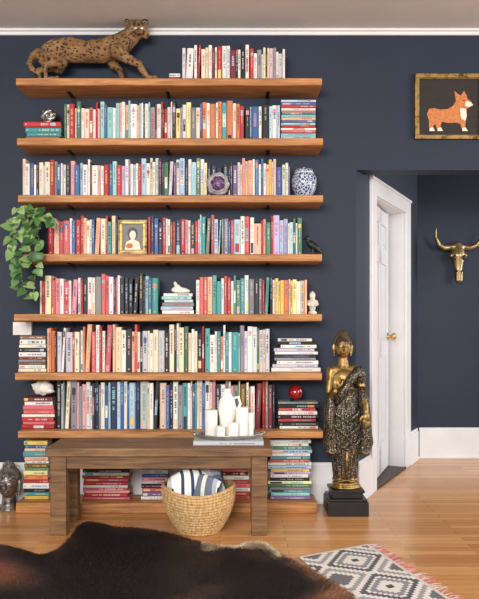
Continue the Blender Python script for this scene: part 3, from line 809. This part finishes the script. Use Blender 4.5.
# ---------------- brass skull ----------------
yh=1.50
def K(px,py,dy=0): p=W(px,py,yh); p.y+=dy; return p
q=MB()
q.limb([K(457,248),K(457,256,-0.02),K(457,268,-0.03),K(457,280,-0.035)],[.058,.062,.038,.028],'brass')
q.ell(K(457,247,-0.01),(0.080,0.045,0.035),'brass')
for e in (-1,1):
    q.ell(K(457+e*6.2,256,-0.03),(0.026,0.03,0.020),'brass')
    q.limb([K(457+e*6,247),K(457+e*13,248,-0.01),K(457+e*19,245.5,-0.03),K(457+e*23,238,-0.05),K(457+e*22.5,229,-0.06)],[.030,.025,.020,.013,.004],'brass')
    q.tube([K(457+e*2.5,272,-0.07),K(457+e*2.2,282,-0.062)],[.008,.010],'brass')
o=q.build('brass_bull_skull',remesh=0.006,smooth=3)
q=MB()
for e in (-1,1):
    q.ell(K(457+e*5.0,258,-0.068),(0.018,0.018,0.022),'dark'); q.ell(K(457+e*2,279,-0.058),(0.007,0.01,0.018),'dark')
q.build('sockets',parent=o)

# ---------------- rugs ----------------
q=MB(); cr_=Vector((0.672,-0.873,0)); e1=Vector((-.88,-.475,0)); e2=Vector((.27,-.963,0))
cs=0.018; nu=24; nv=90
def kc(i,j):
    pu=20; pv=20
    a=abs((i%pu)-pu/2+0.5); b_=abs((j%pv)-pv/2+0.5); d_=a+b_
    if i<1 or j<1: return (206,200,192)
    if 8<=d_<10: return (96,96,102)
    if d_<2: return (84,84,90)
    if 2<=d_<5: return (222,216,208)
    if 5<=d_<6.5: return (140,140,144)
    if d_>15 : return (112,112,118)
    if 12<=d_<13.5: return (158,156,158)
    return (224,219,212)
for i in range(nu):
    for j in range(nv):
        p=cr_+e1*(i*cs)+e2*(j*cs); h=0.006
        a=[p,p+e1*cs,p+e1*cs+e2*cs,p+e2*cs]
        q.add([v+Vector((0,0,h)) for v in a],[(0,1,2,3)],'fabric',kc(i,j))
A=cr_; B=cr_+e1*nu*cs; C_=B+e2*nv*cs; D=cr_+e2*nv*cs
for a,b_ in ((A,B),(B,C_),(C_,D),(D,A)):
    q.add([a,b_,b_+Vector((0,0,.006)),a+Vector((0,0,.006))],[(0,1,2,3)],'fabric',(150,146,142))
for j in range(nv*2):
    p=cr_+e2*(j*cs*0.5+U(0,cs)); l_=U(0.04,0.075)
    n_=-e1+e2*U(-0.5,0.5)
    col=random.choice([(206,130,130),(216,160,156),(214,205,196),(196,110,106)])
    q.tube([p+Vector((0,0,.004)),p+n_*l_*0.5+Vector((0,0,.005)),p+n_*l_+Vector((0,0,.002))],[.0018,.0018,.0012],'fabric',col,seg=5)
q.build('kilim_rug')

# cowhide
out=[(-30,550),(0,547),(22,552),(40,557),(56,552),(68,542),(77,529),(86,524),(98,525),(112,528),(140,530),(165,534),(190,541),(215,547),(236,549),(250,544),(266,546),(280,556),(300,566),(320,577),(340,589),(356,603),(372,630),(350,680),(300,760),(150,790),(0,760),(-90,700),(-110,600),(-60,560)]
ow=[FL(*p) for p in out]
dn=[]
n=len(ow)
for i in range(n):
    p0,p1,p2,p3=ow[i-1],ow[i],ow[(i+1)%n],ow[(i+2)%n]
    for t in range(8):
        u=t/8; 
        dn.append(0.5*((2*p1)+(-p0+p2)*u+(2*p0-5*p1+4*p2-p3)*u*u+(-p0+3*p1-3*p2+p3)*u**3))
cen=FL(150,640)
q=MB(); rings=26
def hidecol(p,edge):
    nz=noise.noise(Vector((p.x*2.6,p.y*2.6,3.1))); n2=noise.noise(Vector((p.x*9,p.y*9,7)))
    col=(20,19,22)
    lb=((-0.90-p.x)*2.4+nz*1.4); rb=((p.x-0.02)*2.6+nz*1.6)
    col=mixc(col,(112,70,52),lb); col=mixc(col,(104,70,52),rb)
    we=(edge-0.89)*11+n2*1.2-0.1
    if -0.2<p.x<0.2: col=mixc(col,(200,180,152),we)
    elif p.x>=0.2: col=mixc(col,(138,104,80),we*0.6)
    else: col=mixc(col,(50,36,30),we)
    return col
vs=[];
for j in range(rings+1):
    t=j/rings
    for p in dn:
        pp=cen.lerp(p,t); 
        h=0.014+0.006*noise.noise(Vector((pp.x*5,pp.y*5,0)))
        if t>0.999: h=0.008
        vs.append(Vector((pp.x,pp.y,h)))
nd=len(dn)
for j in range(rings):
    for i in range(nd):
        k2=(i+1)%nd
        a=[vs[j*nd+i],vs[j*nd+k2],vs[(j+1)*nd+k2],vs[(j+1)*nd+i]]
        cc_=(a[0]+a[2])/2
        q.add(a,[(3,2,1,0)],'hair',hidecol(cc_,(j+0.5)/rings))
for i in range(nd):
    k2=(i+1)%nd; a=vs[rings*nd+i]; b_=vs[rings*nd+k2]
    q.add([a,b_,Vector((b_.x,b_.y,0.0005)),Vector((a.x,a.y,0.0005))],[(0,1,2,3)],'hair',hidecol(a,1))
hide=q.build('cowhide_rug')
q=MB()
for i in range(26000):
    t=math.sqrt(R()) if R()<0.8 else U(0.95,1.0); k_=random.randrange(nd); p=cen.lerp(dn[k_].lerp(dn[(k_+1)%nd],R()),t)
    if p.y<-2.0 or p.x<-1.7: continue
    g=(p-cen).normalized(); a=math.atan2(g.y,g.x)+U(-0.5,0.5)+0.6*noise.noise(p*3)
    d_=Vector((math.cos(a),math.sin(a),0)); s_=Vector((-d_.y,d_.x,0))*U(0.0010,0.0022); l_=U(0.014,0.032)
    b0=Vector((p.x,p.y,0.015)) if t<0.97 else Vector((p.x,p.y,0.010))
    col=hidecol(p,t); m2=U(0.7,1.6); col=tuple(min(235,x*m2+2) for x in col)
    q.add([b0-s_,b0+s_,b0+d_*l_+Vector((0,0,U(0.001,0.008)))],[(0,1,2)],'hair',col)
q.build('hair_strands',parent=hide)

# ---------------- lights, world, camera ----------------
def area(name,loc,tgt,sx_,sy_,pw,col):
    l=bpy.data.lights.new(name,'AREA'); l.shape='RECTANGLE'; l.size=sx_; l.size_y=sy_; l.energy=pw; l.color=col
    o=bpy.data.objects.new(name,l); bpy.context.scene.collection.objects.link(o); o.location=loc
    o.rotation_euler=(Vector(tgt)-Vector(loc)).to_track_quat('-Z','Y').to_euler(); return o
area('window_light_front',(-1.2,-6.6,2.4),(-0.2,0,1.0),2.6,1.2,290,(1.0,0.97,0.92))
area('window_light_side',(4.2,-3.0,1.9),(0.3,-0.6,0.3),2.0,1.8,105,(1.0,0.97,0.93))
area('fill_light_hall',(4.2,0.9,1.8),(1.4,1.3,0.8),1.0,1.6,48,(1.0,0.98,0.96))  # added fill that brightens the hall wall; no window known there
w=bpy.data.worlds.new('World'); bpy.context.scene.world=w; w.use_nodes=True
bg=w.node_tree.nodes['Background']; bg.inputs['Color'].default_value=(0.88,0.93,1.0,1); bg.inputs['Strength'].default_value=0.74
cam=bpy.data.cameras.new('Camera'); co=bpy.data.objects.new('Camera',cam); bpy.context.scene.collection.objects.link(co)
co.location=(0,CAMY,CAMZ); co.rotation_euler=(math.radians(90),0,0)
cam.sensor_fit='VERTICAL'; cam.sensor_height=24; cam.lens=24*F/599
cam.shift_y=(HOR-299.5)/599
cam.clip_start=0.05
bpy.context.scene.camera=co
bpy.context.scene.view_settings.view_transform='Standard'
